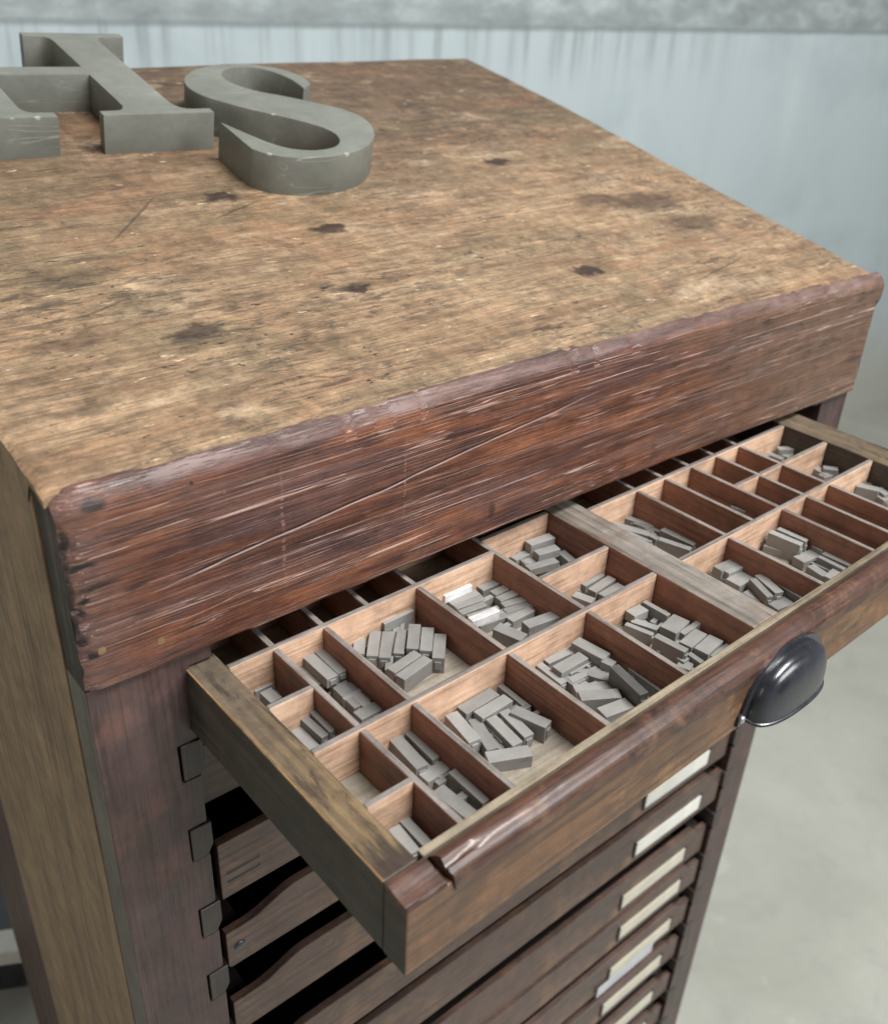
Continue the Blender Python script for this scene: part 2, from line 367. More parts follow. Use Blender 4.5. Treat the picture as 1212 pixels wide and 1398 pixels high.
M['cardw'] = make_card('white_label_card', (.78, .77, .70))
M['cardc'] = make_card('cream_label_card', (.60, .565, .46))
M['slip'] = make_card('grey_white_paper_slip', (.50, .52, .55))

def make_floor():
    t = NT('concrete_floor')
    a = t.noise(t.mapping((1, 1, 1)), 2.2, 9, .65, .5)
    b = t.noise(t.mapping((1, 1, 1), loc=(4, 4, 0)), 11, 8, .65, .3)
    col = t.ramp(a, [(.3, (.27, .275, .240)), (.7, (.36, .365, .325))])
    col = t.mix(t.math('MULTIPLY', t.smooth(b, .52, .72), .45), col, (.25, .255, .23))
    col = t.mix(t.math('MULTIPLY', t.smooth(b, .40, .28), .4), col, (.42, .425, .385))
    return t.finish(col, .55, b, .2, .002)
M['floor'] = make_floor()
def make_wall():
    t = NT('stained_pale_concrete')
    sep = t.n.new('ShaderNodeSeparateXYZ'); t.l.new(t.co, sep.inputs[0])
    z = sep.outputs['Z']
    a = t.noise(t.mapping((1, 1, 1)), 2.0, 8, .6, .6)
    v = t.noise(t.mapping((5, 5, .6)), 1, 7, .6, .3)
    col = t.ramp(a, [(.28, (.315, .375, .395)), (.72, (.45, .52, .54))])
    col = t.mix(t.math('MULTIPLY', t.smooth(a, .5, .66), .35), col, (.33, .385, .41))
    col = t.mix(t.math('MULTIPLY', t.smooth(v, .52, .7), .2), col, (.30, .35, .37))
    col = t.mix(t.math('MULTIPLY', t.smooth(v, .42, .3), .2), col, (.58, .645, .665))
    # grey unpainted band above, drips running from its lower edge
    n = t.noise(t.mapping((7, 7, 7)), 1, 5, .6)
    zz = t.math('ADD', z, t.math('MULTIPLY', t.math('SUBTRACT', n, .5), .015))
    band = t.smooth(zz, .274, .312)
    gcol = t.ramp(t.noise(t.mapping((6, 6, 12), loc=(3, 0, 1)), 1, 8, .62, .1), [(.3, (.17, .20, .20)), (.52, (.26, .30, .305)), (.72, (.42, .47, .48))])
    dr = t.noise(t.mapping((19, 19, .6), loc=(5, 2, 0)), 1, 6, .66)
    dl = t.math('ADD', t.smooth(z, .05, .29), t.math('MULTIPLY', t.math('SUBTRACT', n, .5), .6), True)
    sx = t.smooth(sep.outputs['X'], 2.1, 1.0)
    drf = t.math('MULTIPLY', t.math('MULTIPLY', t.smooth(dr, .46, .64), dl), t.math('ADD', t.math('MULTIPLY', sx, .55), .05))
    col = t.mix(drf, col, (.16, .19, .195))
    col = t.mix(band, col, gcol)
    col = t.mix(t.smooth(t.math('ADD', z, t.math('MULTIPLY', t.math('SUBTRACT', a, .5), .5)), -.75, -1.3), col, (.36, .37, .335))
    line = t.math('MULTIPLY', t.smooth(zz, .276, .290), t.smooth(zz, .306, .292))
    col = t.mix(t.math('MULTIPLY', line, .6), col, (.13, .155, .155))
    return t.finish(col, .7, a, .15, .003)
M['wall'] = make_wall()

# ------------------------------------------------------------------ geometry helpers
def link(o, parent=None):
    COL.objects.link(o)
    if parent: o.parent = parent
    return o

def to_obj(name, bm, mats, parent=None, smooth=False, base=None):
    """bm is in world-like coordinates; base is the parent's own place, subtracted"""
    bmesh.ops.recalc_face_normals(bm, faces=bm.faces[:])
    if base is not None: bmesh.ops.translate(bm, vec=-Vector(base), verts=bm.verts[:])
    me = bpy.data.meshes.new(name); bm.to_mesh(me); bm.free()
    for m in (mats if isinstance(mats, (list, tuple)) else [mats]): me.materials.append(m)
    if smooth:
        me.polygons.foreach_set('use_smooth', [True] * len(me.polygons))
    o = bpy.data.objects.new(name, me)
    if smooth:
        try: me.set_sharp_from_angle(angle=math.radians(38))
        except Exception: pass
    return link(o, parent)

def tag(o, label=None, cat=None, group=None, kind=None):
    for k, v in (('label', label), ('category', cat), ('group', group), ('kind', kind)):
        if v: o[k] = v
    return o

def empty(name, loc, label, cat, group=None, rotz=0):
    o = bpy.data.objects.new(name, None); o.empty_display_size = .05
    o.location = loc; o.rotation_euler = (0, 0, rotz); link(o)
    return tag(o, label, cat, group)

def box(x0, x1, y0, y1, z0, z1, bev=0.0, seg=2, bm=None):
    b = bmesh.new()
    bmesh.ops.create_cube(b, size=1)
    for v in b.verts:
        v.co = Vector((x0 + (v.co.x + .5) * (x1 - x0), y0 + (v.co.y + .5) * (y1 - y0), z0 + (v.co.z + .5) * (z1 - z0)))
    if bev: bmesh.ops.bevel(b, geom=b.edges[:], offset=bev, segments=seg, affect='EDGES', profile=.6)
    if bm is None: return b
    me = bpy.data.meshes.new('tmp'); b.to_mesh(me); b.free(); bm.from_mesh(me); bpy.data.meshes.remove(me)
    return bm

def prism(pts, axis, a0, a1, bev=0.0, seg=2):
    """pts: 2D outline; axis 1: pts are (x,z), extruded in y; axis 0: pts are (y,z), extruded in x; axis 2: (x,y) extruded z"""
    b = bmesh.new()
    def P(p, a):
        return (p[0], a, p[1]) if axis == 1 else ((a, p[0], p[1]) if axis == 0 else (p[0], p[1], a))
    v0 = [b.verts.new(P(p, a0)) for p in pts]; v1 = [b.verts.new(P(p, a1)) for p in pts]
    f0 = b.faces.new(v0); f1 = b.faces.new(v1[::-1])
    n = len(pts)
    for i in range(n): b.faces.new((v0[i], v0[(i + 1) % n], v1[(i + 1) % n], v1[i]))
    bmesh.ops.recalc_face_normals(b, faces=b.faces[:])
    if bev: bmesh.ops.bevel(b, geom=[e for e in b.edges], offset=bev, segments=seg, affect='EDGES', profile=.6)
    return b

def slot_by(o, test, idx):
    for p in o.data.polygons:
        if test(p): p.material_index = idx

def nz(x, y, z, s, seed=0.0):
    return noise.noise(Vector((x * s + seed, y * s - seed * .7, z * s + seed * 1.3)))

# ------------------------------------------------------------------ setting
FLOOR_Z = -1.42
bm = bmesh.new(); bmesh.ops.create_grid(bm, x_segments=2, y_segments=2, size=9)
for v in bm.verts: v.co += Vector((2, -1, FLOOR_Z))
tag(to_obj('floor', bm, M['floor']), 'pale grey mottled concrete floor under and beside the cabinet', None, None, 'structure')
b = box(-7, 9, 0, .25, FLOOR_Z, 2.4)
wall = to_obj('wall', b, M['wall'])
wang = math.radians(-10)
wall.rotation_euler = (0, 0, wang)
# wall passes through this floor point
wp = Vector((4.5, 1.49, 0)); wall.location = wp - Vector((math.cos(wang), math.sin(wang), 0)) * 3.2
tag(wall, 'pale blue grey concrete wall with a grey band and dark drips behind the cabinet', 'wall', None, 'structure')

# ------------------------------------------------------------------ cabinet
CB = Vector((.43, .33, FLOOR_Z))
cab = empty('type_cabinet', CB, 'old dark wooden cabinet with worn sloping desk top and a stack of shallow drawers', 'cabinet')

def sag(x, y):
    k = max(0, (x - .3) / .63)
    return -.013 * k * k * max(0.0, 1 - y / .55)

# sloping top board
NX, NY = 150, 90
bm = bmesh.new()
x0, x1, y0, y1, th = -.0765, .931, .0105, .785, .024
grid = []
for i in range(NX + 1):
    row = []
    for j in range(NY + 1):
        x = x0 + (x1 - x0) * i / NX; y = y0 + (y1 - y0) * (j / NY)
        z = top_z(y) + sag(x, y) + .0009 * nz(x * .4, y, 0, 30) + .0015 * nz(x, y, 0, 5)
        ex = min(i, NX - i); ey = min(j, NY - j)
        if ex < 1:
            x += (.0016 * nz(x, y, 0, 40, 3) + .0025 * nz(x, y, 0, 9, 1)) ; z -= .003 + .003 * max(0, nz(x, y, 0, 60, 9))
        if ey < 1: z -= .0018 if j else .0005
        row.append(bm.verts.new((x, y, z)))
    grid.append(row)
for i in range(NX):
    for j in range(NY):
        bm.faces.new((grid[i][j], grid[i + 1][j], grid[i + 1][j + 1], grid[i][j + 1]))
ring = [grid[i][0] for i in range(NX)] + [grid[NX][j] for j in range(NY)] + [grid[i][NY] for i in range(NX, 0, -1)] + [grid[0][j] for j in range(NY, 0, -1)]
low = [bm.verts.new((v.co.x, v.co.y, v.co.z - (.005 if v.co.y < .041 else th))) for v in ring]
for i in range(len(ring)):
    k = (i + 1) % len(ring)
    bm.faces.new((ring[i], low[i], low[k], ring[k]))
bm.faces.new(low)
dt = to_obj('desk_top', bm, [M['top'], M['side']], cab, True, CB)
slot_by(dt, lambda p: p.normal.z < .5, 1)
# object coordinates of the desk top are relative to CB: shift knots by moving the texture space
def shift_tex(mat, d):
    t = mat.node_tree
    tc = [n for n in t.nodes if n.type == 'TEX_COORD'][0]
    links = [l for l in t.links if l.from_node == tc]
    a = t.nodes.new('ShaderNodeVectorMath'); a.operation = 'ADD'; a.inputs[1].default_value = d
    socks = [l.to_socket for l in links]
    for l in links: t.links.remove(l)
    t.links.new(tc.outputs['Object'], a.inputs[0])
    for s in socks: t.links.new(a.outputs[0], s)
shift_tex(M['top'], CB)

# fascia board
FB = [(.036, .0165), (.003, .0155), (.0008, .0168), (0, .019)] + [(0, .019 + (.1575 - .019) * k / 48) for k in range(1, 49)]
for k in range(1, 7):
    a = k / 6 * math.pi / 2
    q = k / 6; c_ = .25 * math.sin(math.pi * q)
    FB.append((.0095 * q - .0022 * c_, .1585 + .0115 * q + .0022 * c_))
FB += [(.0135, .1702), (.018, .1645), (.036, .1640)]
bm = bmesh.new(); NS = 220; rows = []
fx0, fx1 = -.0755, .9345
for i in range(NS + 1):
    x = fx0 + (fx1 - fx0) * i / NS
    r = []
    for (y, z) in FB:
        xx, yy, zz = x, y, z
        s = sag(x, 0); zz += s * (.85 if z < .1 else 1)
        if z > .15 and y < .017:   # battered upper edge
            zz += .0011 * nz(x, 0, 0, 28, 2) + .0007 * nz(x, z, 0, 90, 4)
            if nz(x, 0, 0, 55, 8) > .32: yy += .0012; zz -= .001
        if y < .004:
            yy += .0006 * nz(x * .35, 0, z, 60, 5) + .0005 * nz(x * .1, 0, z, 220, 6)
        if z < .022: zz += .0009 * nz(x, 0, 0, 22, 7)
        e = x - fx0
        if e < .016 and y < .03:   # splintered left end
            k = 1 - e / .016
            yy += k * k * (.0030 + .0050 * max(0, nz(0, 0, z, 95, 3)))
            if .02 < z < .15: yy += k * .0055 * max(0, nz(0, 0, z, 210, 5) - .15)
            if z > .15: zz -= k * .004
        if i == 0: xx += .0028 * max(0, nz(y * 2, 0, z, 70, 2)) + .001
        if i == NS: xx -= .0028 * max(0, nz(y, 0, z, 60, 1))
        if i >= NS - 2 and zz > .125: xx += .009 * (i - NS + 3) / 3
        r.append(bm.verts.new((xx, yy, zz)))
    rows.append(r)
n = len(FB)
for i in range(NS):
    for j in range(n):
        bm.faces.new((rows[i][j], rows[i + 1][j], rows[i + 1][(j + 1) % n], rows[i][(j + 1) % n]))
bm.faces.new(rows[0]); bm.faces.new(rows[-1][::-1])
fas = to_obj('fascia_board', bm, [M['fascia'], M['edge'], M['end']], cab, True, CB)
for p in fas.data.polygons:
    c = p.center + CB
    if p.normal.x < -.75 and c.x < -.05: p.material_index = 2
shift_tex(M['fascia'], CB); shift_tex(M['edge'], CB)
for (x, z, r) in ((-.014, .148, .0034), (-.060, .049, .0036), (-.018, .038, .0036), (.040, .1405, .0014)):
    b = bmesh.new()
    bmesh.ops.create_cone(b, cap_ends=True, segments=14, radius1=r, radius2=r * .8, depth=.003, matrix=Matrix.Translation((x, .0012, z)) @ Matrix.Rotation(math.pi / 2, 4, 'X'))
    for v in b.verts: v.co.x += .0004 * nz(v.co.x, 0, v.co.z, 400); v.co.z += .0004 * nz(v.co.x, 0, v.co.z, 380, 3)
    to_obj('nail', b, M['brass'], fas, False, CB)

# posts, with notches that hold the drawer runners
PITCH = .100
TABS = [-.071 - .0945 * k + .003 * math.sin(k * 2.1) * (k > 0) for k in range(14)]       # top of each runner
def post(xa, xb, notch_right):
    """xa outer, xb inner edge"""
    s = 1 if notch_right else -1
    pts = [(xa, .0150), (xa, FLOOR_Z)]
    pts.append((xb, FLOOR_Z))
    for zt in reversed(TABS):
        z0, z1 = zt - .0378 - .0008 * (math.sin(zt * 90) > 0), zt + .0006
        if z0 < FLOOR_Z + .01: continue
        pts += [(xb, z0), (xb - s * .0166, z0), (xb - s * .0169, z1), (xb, z1)]
    pts += [(xb, .0020), (xb + s * .0185, .0020), (xb + s * .0185, .0150)]
    b = prism(pts, 1, .005, .040)
    o = to_obj('corner_post', b, [M['post'], M['greyside']], cab, False, CB)
    slot_by(o, lambda p: (p.normal.x * s < -.9) and abs(p.center.x + CB.x - xa) < .004, 1)
    m = o.modifiers.new('soft_edges', 'BEVEL'); m.width = .0012; m.segments = 2; m.limit_method = 'ANGLE'
    return o
post(-.0745, .0030, True)
post(.9340, .8720, False)
for k, zt in enumerate(TABS):
    for s, xb in ((1, .0030), (-1, .8720)):
        j = .0008 * nz(k * 3.1, s, 0, 1.7)
        xa = xb - s * .0155
        xe = xb + s * .0035
        pts = [(xa, zt), (xa, zt - .0365), (xb - s * .002, zt - .0365), (xe, zt - .026), (xe, zt)]
        b = prism([(x + j, z + j) for x, z in pts], 1, .0035 + .003 * abs(j) * 500 * .3, .42, .0006, 1)
        to_obj('drawer_runner', b, M['runner'], cab, False, CB)
# sides, back, base
def side(xa, xb):
    q = sag(xa, .2)
    pts = [(.0405, FLOOR_Z + .03), (.43, FLOOR_Z + .03), (.43, top_z(.43) - .020 + q), (.06, top_z(.06) - .012 + q * 1.4), (.0405, top_z(.0405) - .006 + q * 1.6)]
    return to_obj('side_panel', prism(pts, 0, xa, xb, .0015), M['side'], cab, False, CB)
side(-.0755, -.055); side(.914, .9335)
for xa, xb in ((-.0715, -.054), (.913, .930)):
    pts = [(.431, FLOOR_Z), (.655, FLOOR_Z), (.655, top_z(.655) - .026), (.431, top_z(.431) - .026)]
    to_obj('rear_stile', prism(pts, 0, xa, xb, .001), M['stile'], cab, False, CB)
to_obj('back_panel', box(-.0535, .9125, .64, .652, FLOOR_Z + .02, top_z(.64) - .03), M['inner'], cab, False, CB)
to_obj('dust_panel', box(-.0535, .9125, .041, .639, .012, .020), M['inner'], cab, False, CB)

# ------------------------------------------------------------------ the open drawer
DYAW = .0105
DR = Matrix.Rotation(DYAW, 3, 'Z')
DB = Vector((.41, -.13, -.063))
drw = empty('open_drawer', DR @ DB, 'pulled out wooden drawer divided into many small cells of metal type', 'drawer', 'drawers of the cabinet', DYAW)
def dpart(name, bm, mats, smooth=False, parent=None):
    return to_obj(name, bm, mats, parent or drw, smooth, DB)
XL, XR = .0265, .7760            # inner faces of the side rails
W = .8205
def skew(b):                     # the front board stands slightly askew
    for v in b.verts: v.co.y += .0115 * v.co.x
    return b
YIN, YOUT = -.2315, -.2600
FLZ = -.040
def rail(xa, xb):
    b = box(xa, xb, -.2374, .20, -.0625, -.0004, .0012)
    skew_front = [v for v in b.verts if v.co.y < -.2]
    for v in skew_front: v.co.y += .0115 * v.co.x
    o = dpart('side_rail', b, [M['rail'], M['railside'], M['ochre']])
    slot_by(o, lambda p: abs(p.normal.z) < .6, 1)
    slot_by(o, lambda p: .2 < p.normal.z < .97 and abs(p.normal.y) < .3 and p.normal.x < 0 and xa < .1, 2)
    return o
rail(0, XL - .0005); rail(XR + .0005, W)
dpart('bottom_panel', box(XL - .003, XR + .003, -.233, .19, FLZ - .006, FLZ), M['paper'])
dpart('back_rail', box(XL, XR, .185, .198, FLZ - .004, -.002), M['divy'])
# front board: inner strip, stepped top at the left end
b = prism([(0, -.0635), (W, -.0635), (W, -.006), (.030, -.006), (0, -.006)], 1, YOUT, YIN - .0062, .0016)
o = dpart('front_panel', skew(b), [M['front'], M['railside']])
slot_by(o, lambda p: p.normal.x < -.7, 1)
dpart('inner_strip', skew(box(XL + .004, XR, YIN - .0060, YIN, -.045, -.0006, .0007)), M['strip'])
# worn ledge where the nosing is broken off
lp = [(-.2375, -.0058), (-.2378, -.0015), (-.243, -.0012), (-.2475, -.0030), (-.2500, -.0034), (-.2595, -.0043), (-.2598, -.0058)]
b = bmesh.new(); rows = []
for i in range(25):
    x = .0008 + (.031 - .0008) * i / 24
    rows.append([b.verts.new((x, y, z + (.0006 * nz(x, y, 0, 130, 2) if z > -.005 else 0))) for (y, z) in lp])
for i in range(24):
    for j in range(len(lp)):
        k = (j + 1) % len(lp); b.faces.new((rows[i][j], rows[i + 1][j], rows[i + 1][k], rows[i][k]))
b.faces.new(rows[0]); b.faces.new(rows[-1][::-1])
dpart('broken_ledge', skew(b), M['nose'], True)
# half-round nosing, split at its broken end
b = bmesh.new(); rows = []; NSEG = 150; NA = 16
for i in range(NSEG + 1):
    x = .0335 + (W - .0335) * i / NSEG
    e = x - .0335
    r = []
    for j in range(NA + 1):
        a = math.pi * (j / NA) * 1.0
        y = -.2497 + .0118 * math.cos(a); z = -.0065 + .0118 * math.sin(a)
        if j in (0, NA): z = -.0125
        sp = 0
        if e < .036:          # split along the crown
            k = 1 - e / .036
            if j in (9, 10): z -= .0030 * k
        z += .0005 * nz(x, y, z, 35, 1) + .0003 * nz(x, y, z, 140, 3); y += .0005 * nz(x, y, z, 40, 6)
        xx = x
        if i == 0: xx += .0035 * (j / NA - .3) + .0025 * nz(0, y, z, 160, 4)
        r.append(b.verts.new((xx, y, z)))
    rows.append(r)
for i in range(NSEG):
    for j in range(NA):
        b.faces.new((rows[i][j], rows[i + 1][j], rows[i + 1][j + 1], rows[i][j + 1]))
    b.faces.new((rows[i][NA], rows[i + 1][NA], rows[i + 1][0], rows[i][0]))
b.faces.new(rows[0]); b.faces.new(rows[-1][::-1])
dpart('nosing', skew(b), M['nose'], True)

CX = dict(xl=XL, a1=.0668, a2=.1133, a3=.2092, a4=.3010, bl=.3925, br=.4285, r1=.5025, r2=.5485, r3=.5945, r4=.6402, r5=.6845, xr=XR)
YA, YB = -.0097, -.1231
YM, YF = -.0665, -.1835
T = .0052
def div_x(x0, x1, y, zt=-.0006):
    """divider running across the drawer at depth y; wavy old board"""
    b = box(x0, x1, y - T / 2, y + T / 2, FLZ + .0003, zt, .0011, 2)
    o = dpart('divider', b, [M['div'], M['divtop']])
    slot_by(o, lambda p: p.normal.z > .35, 1)
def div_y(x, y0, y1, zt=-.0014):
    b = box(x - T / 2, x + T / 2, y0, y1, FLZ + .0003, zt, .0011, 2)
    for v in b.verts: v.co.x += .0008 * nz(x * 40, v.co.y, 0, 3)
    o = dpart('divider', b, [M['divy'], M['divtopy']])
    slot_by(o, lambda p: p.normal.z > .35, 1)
a, bb = YA - T / 2, YA + T / 2
div_x(XL, CX['a4'] - .002, YA); div_x(CX['br'] + .0005, XR, YA)
div_x(XL, CX['bl'] - .0005, YB); div_x(CX['br'] + .0005, XR, YB)
div_x(XL, CX['a1'] - T / 2, YM, -.0010); div_x(XL, CX['a1'] - T / 2, YF, -.0010)
div_x(CX['a4'] + T / 2, CX['bl'] - .0005, YM, -.0010)
div_x(CX['a4'] + T / 2, CX['bl'] - .0005, .012, -.0010)
for k0, k1 in (('r3', 'r4'), ('r4', 'r5')): div_x(CX[k0] + T / 2, CX[k1] - T / 2, YM, -.0012)
div_x(CX['r5'] + T / 2, XR, YM, -.0008)
ma, mb = YB + T / 2, YA - T / 2
for k in ('a1', 'a2', 'a3', 'r1', 'r2', 'r3', 'r4', 'r5'): div_y(CX[k], ma, mb)
div_y(CX['a4'], ma, .06)
div_y(CX['r4'] , .0, .0) if False else None
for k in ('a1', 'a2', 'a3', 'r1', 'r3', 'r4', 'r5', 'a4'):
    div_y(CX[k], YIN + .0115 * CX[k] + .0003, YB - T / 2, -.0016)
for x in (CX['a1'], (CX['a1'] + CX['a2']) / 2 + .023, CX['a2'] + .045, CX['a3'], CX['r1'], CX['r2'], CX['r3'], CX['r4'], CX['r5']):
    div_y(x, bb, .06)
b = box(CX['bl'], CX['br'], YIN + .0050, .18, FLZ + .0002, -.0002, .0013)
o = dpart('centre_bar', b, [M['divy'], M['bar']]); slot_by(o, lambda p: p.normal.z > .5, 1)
div_x(XL, CX['bl'] - .0005, .062, -.0012); div_x(CX['br'] + .0005, XR, .062, -.0012)

# cup pull handle
def cup_handle(cx, cz, a=.0500, h=.047, d=.0195):
    y0 = YOUT - .0022
    sk = .0115 * cx
    root = None
    # back plate with half-oval outline and ears
    pts = []
    for k in range(33):
        t = math.pi * k / 32
        pts.append((cx + (a + .0085) * math.cos(t), cz + (h + .0075) * math.sin(t) ** .8))
    pts = [(cx + a + .0115, cz - .004), (cx + a + .0115, cz + .006)] + pts[1:-1] + [(cx - a - .0115, cz + .006), (cx - a - .0115, cz - .004), (cx - a - .002, cz - .006), (cx + a + .002, cz - .006)]
    b = prism(pts, 1, y0 + sk - .0012, y0 + sk + .0014)
    plate = dpart('cup_handle', b, M['black'])
    # cup shell
    b = bmesh.new(); NU, NV = 40, 16; outer = []; inner = []
    for sh, store in ((1.0, outer), (.93, inner)):
        for i in range(NU + 1):
            u = math.pi * i / NU; r = []
            for j in range(NV + 1):
                v = math.pi / 2 * j / NV                 # 0: lip at the bottom, pi/2: top against plate
                cu, su = math.cos(u), math.sin(u)
                px = a * (abs(cu) ** .85) * (1 if cu > 0 else -1)
                prof = su ** .62
                y = -d * sh * prof * max(0.0, math.cos(v)) ** .62
                z = h * sh * prof * math.sin(v) ** .80 - (.002 if j == 0 else 0)
                xx = px * sh
                r.append(b.verts.new((cx + xx, y0 + sk - .0012 + y, cz + z)))
            store.append(r)
    for st, fl in ((outer, False), (inner, True)):
        for i in range(NU):
            for j in range(NV):
                q = (st[i][j], st[i + 1][j], st[i + 1][j + 1], st[i][j + 1])
                try: b.faces.new(q[::-1] if fl else q)
                except ValueError: pass
    for i in range(NU):
        b.faces.new((outer[i][0], inner[i][0], inner[i + 1][0], outer[i + 1][0]))
    # rolled lip
    bmesh.ops.remove_doubles(b, verts=b.verts[:], dist=1e-6)
    dpart('cup', b, M['black'], True, plate)
    b = bmesh.new(); ring = []
    for i in range(NU + 1):
        u = math.pi * i / NU
        cu, su = math.cos(u), math.sin(u)
        c = Vector((cx + a * 1.0 * abs(cu) ** .85 * (1 if cu > 0 else -1), y0 + sk - .0012 - d * su ** .62, cz - .002))
        ring.append([b.verts.new(c + Vector((.0017 * math.cos(q) * cu, -.0017 * math.cos(q) * max(su, .15), .0017 * math.sin(q)))) for q in [2 * math.pi * k / 8 for k in range(8)]])
    for i in range(NU):
        for k in range(8): b.faces.new((ring[i][k], ring[i + 1][k], ring[i + 1][(k + 1) % 8], ring[i][(k + 1) % 8]))
    dpart('rolled_lip', b, M['black'], True, plate)
    for s in (-1, 1):
        b = bmesh.new()
        bmesh.ops.create_uvsphere(b, u_segments=14, v_segments=8, radius=.0036)
        for v in b.verts: v.co = Vector((cx + s * (a + .0065) + v.co.x, y0 + sk - .0014 + v.co.y * .5, cz + .0015 + v.co.z))
        dpart('screw', b, M['steel'], True, plate)
cup_handle(.4025, -.0535)

# ------------------------------------------------------------------ closed drawers below
def lower_front(name, zc, yf, k, label, card, slip=False, flat=False):
    base = Vector((.4375, yf + .2, zc - .032))
    root = empty(name, base, label, 'drawer', 'drawers of the cabinet')
    def P(nm, b, m, smooth=False, parent=None): return to_obj(nm, b, m, parent or root, smooth, base)
    xa, xb = .0105, .8655
    zt, zb = zc + .0325, zc - .0325
    zt += {1: .004, 5: .016, 6: .012, 7: .003, 8: .006, 9: .004}.get(k, 0)
    st = .026 + .020 * nz(k * 2.3, 0, 0, 1)
    dp = .016 + .005 * nz(k * 1.7, 2, 0, 1)
    def ogee(x0, x1, za, zb_, n=8):
        return [(x0 + (x1 - x0) * q / n, za + (zb_ - za) * (.5 - .5 * math.cos(math.pi * q / n))) for q in range(n + 1)]
    pts = [(xa, zb + .003), (xa + .003, zb), (xb - .003, zb), (xb, zb + .003), (xb, zt - dp)]
    pts += ogee(xb - .022, xb - .045, zt - dp, zt) + ogee(xa + st + .060, xa + st, zt, zt - dp) + [(xa, zt - dp)]
    if flat: pts = [(xa, zb), (xb, zb), (xb, zt), (xa, zt)]
    o = P('front_panel', prism(pts, 1, yf, yf + .009, .0011), M['lower'])
    if k == 1:
        for z in (zc - .002, zc - .013):
            P('dark_slot_bar', box(.017, .050, yf - .0004, yf + .002, z - .0022, z + .0022, .0004, 1), M['inner'], False, o)  # near-black bar stands in for the shade inside a groove
    if k == 2:
        b = bmesh.new()
        bmesh.ops.create_uvsphere(b, u_segments=16, v_segments=8, radius=.0065)
        for v in b.verts: v.co = Vector((.0235 + v.co.x, yf + v.co.y * .3, zc - .008 + v.co.z * .8))
        P('oval_stud', b, M['black'], True, o)
    for x0 in (xa + .001, xb - .022):
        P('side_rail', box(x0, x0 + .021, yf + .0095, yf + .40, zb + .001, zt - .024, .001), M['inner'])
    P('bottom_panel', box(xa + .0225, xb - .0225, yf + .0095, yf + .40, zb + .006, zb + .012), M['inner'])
    if card:
        c0, c1 = .664 + .010 * nz(k * 5.1, 0, 0, 1), .815 + .016 * nz(k * 3.3, 1, 0, 1)
        z0, z1 = zc - .018, zc + .010
        b = bmesh.new()
        box(c0 - .004, c0, yf - .0028, yf - .0002, z0 - .002, z1 + .002, .0005, 1, b)
        box(c1, c1 + .004, yf - .0028, yf - .0002, z0 - .002, z1 + .002, .0005, 1, b)
        box(c0 + .0002, c1 - .0002, yf - .0028, yf - .0002, z0 - .002, z0, .0005, 1, b)
        h = P('label_holder', b, M['black'])
        P('card', box(c0 + .0003, c1 - .0003, yf - .0019, yf - .0003, z0 + .0002, z1), card, False, h)
        if slip:
            b = box(c0 - .03, c0 + .11, yf - .0042, yf - .0032, z0 - .017, z0 + .006)
            P('paper_slip', b, M['slip'], False, h)
    return root
ords = ['first', 'second', 'third', 'fourth', 'fifth', 'sixth', 'seventh', 'eighth', 'ninth', 'tenth', 'eleventh', 'twelfth']
for k in range(12):
    zc = [-.138, -.238, -.338, -.440, -.568, -.665, -.785, -.862, -.965, -1.065, -1.165, -1.265][k]
    yf = [.030, .008, .010, .009, .011, .009, .012, .009, .010, .011, .009, .010][k]
    flat = k in (0, 1)
    card = None if k < 1 else (M['cardw'] if k in (1, 2, 3, 4, 5) else M['cardc'])
    look = 'plain plum brown front' if k == 0 else ('white label card' if k <= 5 else ('cream card and a loose grey slip' if k == 8 else 'cream label card'))
    lab = '%s closed drawer below the open one, with %s' % (ords[k], look)
    r = lower_front('closed_drawer', zc, yf, k, lab, card, k == 8, flat)

# ------------------------------------------------------------------ block letters on the desk top
LT = .0415                                   # thickness of the letters
LN = Vector((0, -TH, 1)).normalized()
def slope_pt(x, y, up=0.0):
    return Vector((x, y, top_z(y) + sag(x, y) + .0006)) + LN * up
def letter(name, outline, label, chips=()):
    """outline: (x, y) positions of the top face, in the desk plane raised by the thickness"""
    pts = [Vector((x, y, .168 + .042 + TH * y)) for x, y in outline]
    b = bmesh.new()
    top = [b.verts.new(p) for p in pts]
    bot = [b.verts.new(p - LN * LT) for p in pts]
    b.faces.new(top); b.faces.new(bot[::-1])
    n = len(pts)
    for i in range(n):
        b.faces.new((top[i], bot[i], bot[(i + 1) % n], top[(i + 1) % n]))
    bmesh.ops.recalc_face_normals(b, faces=b.faces[:])
    rim = [e for e in b.edges if len(e.link_faces) == 2 and any(len(f.verts) > 4 for f in e.link_faces)]
    bmesh.ops.bevel(b, geom=rim, offset=.0011, segments=2, affect='EDGES', profile=.6)
    c = sum(pts, Vector()) / n - LN * LT
    cp = [Vector((*topface(u / K, v / K), 0)) for u, v in chips]
    cp = [Vector((p.x, p.y, .168 + .042 + TH * p.y)) - c for p in cp]
    o = to_obj(name, b, make_letter(cp), None, True, c)
    o.location = c
    return tag(o, label, 'letter')
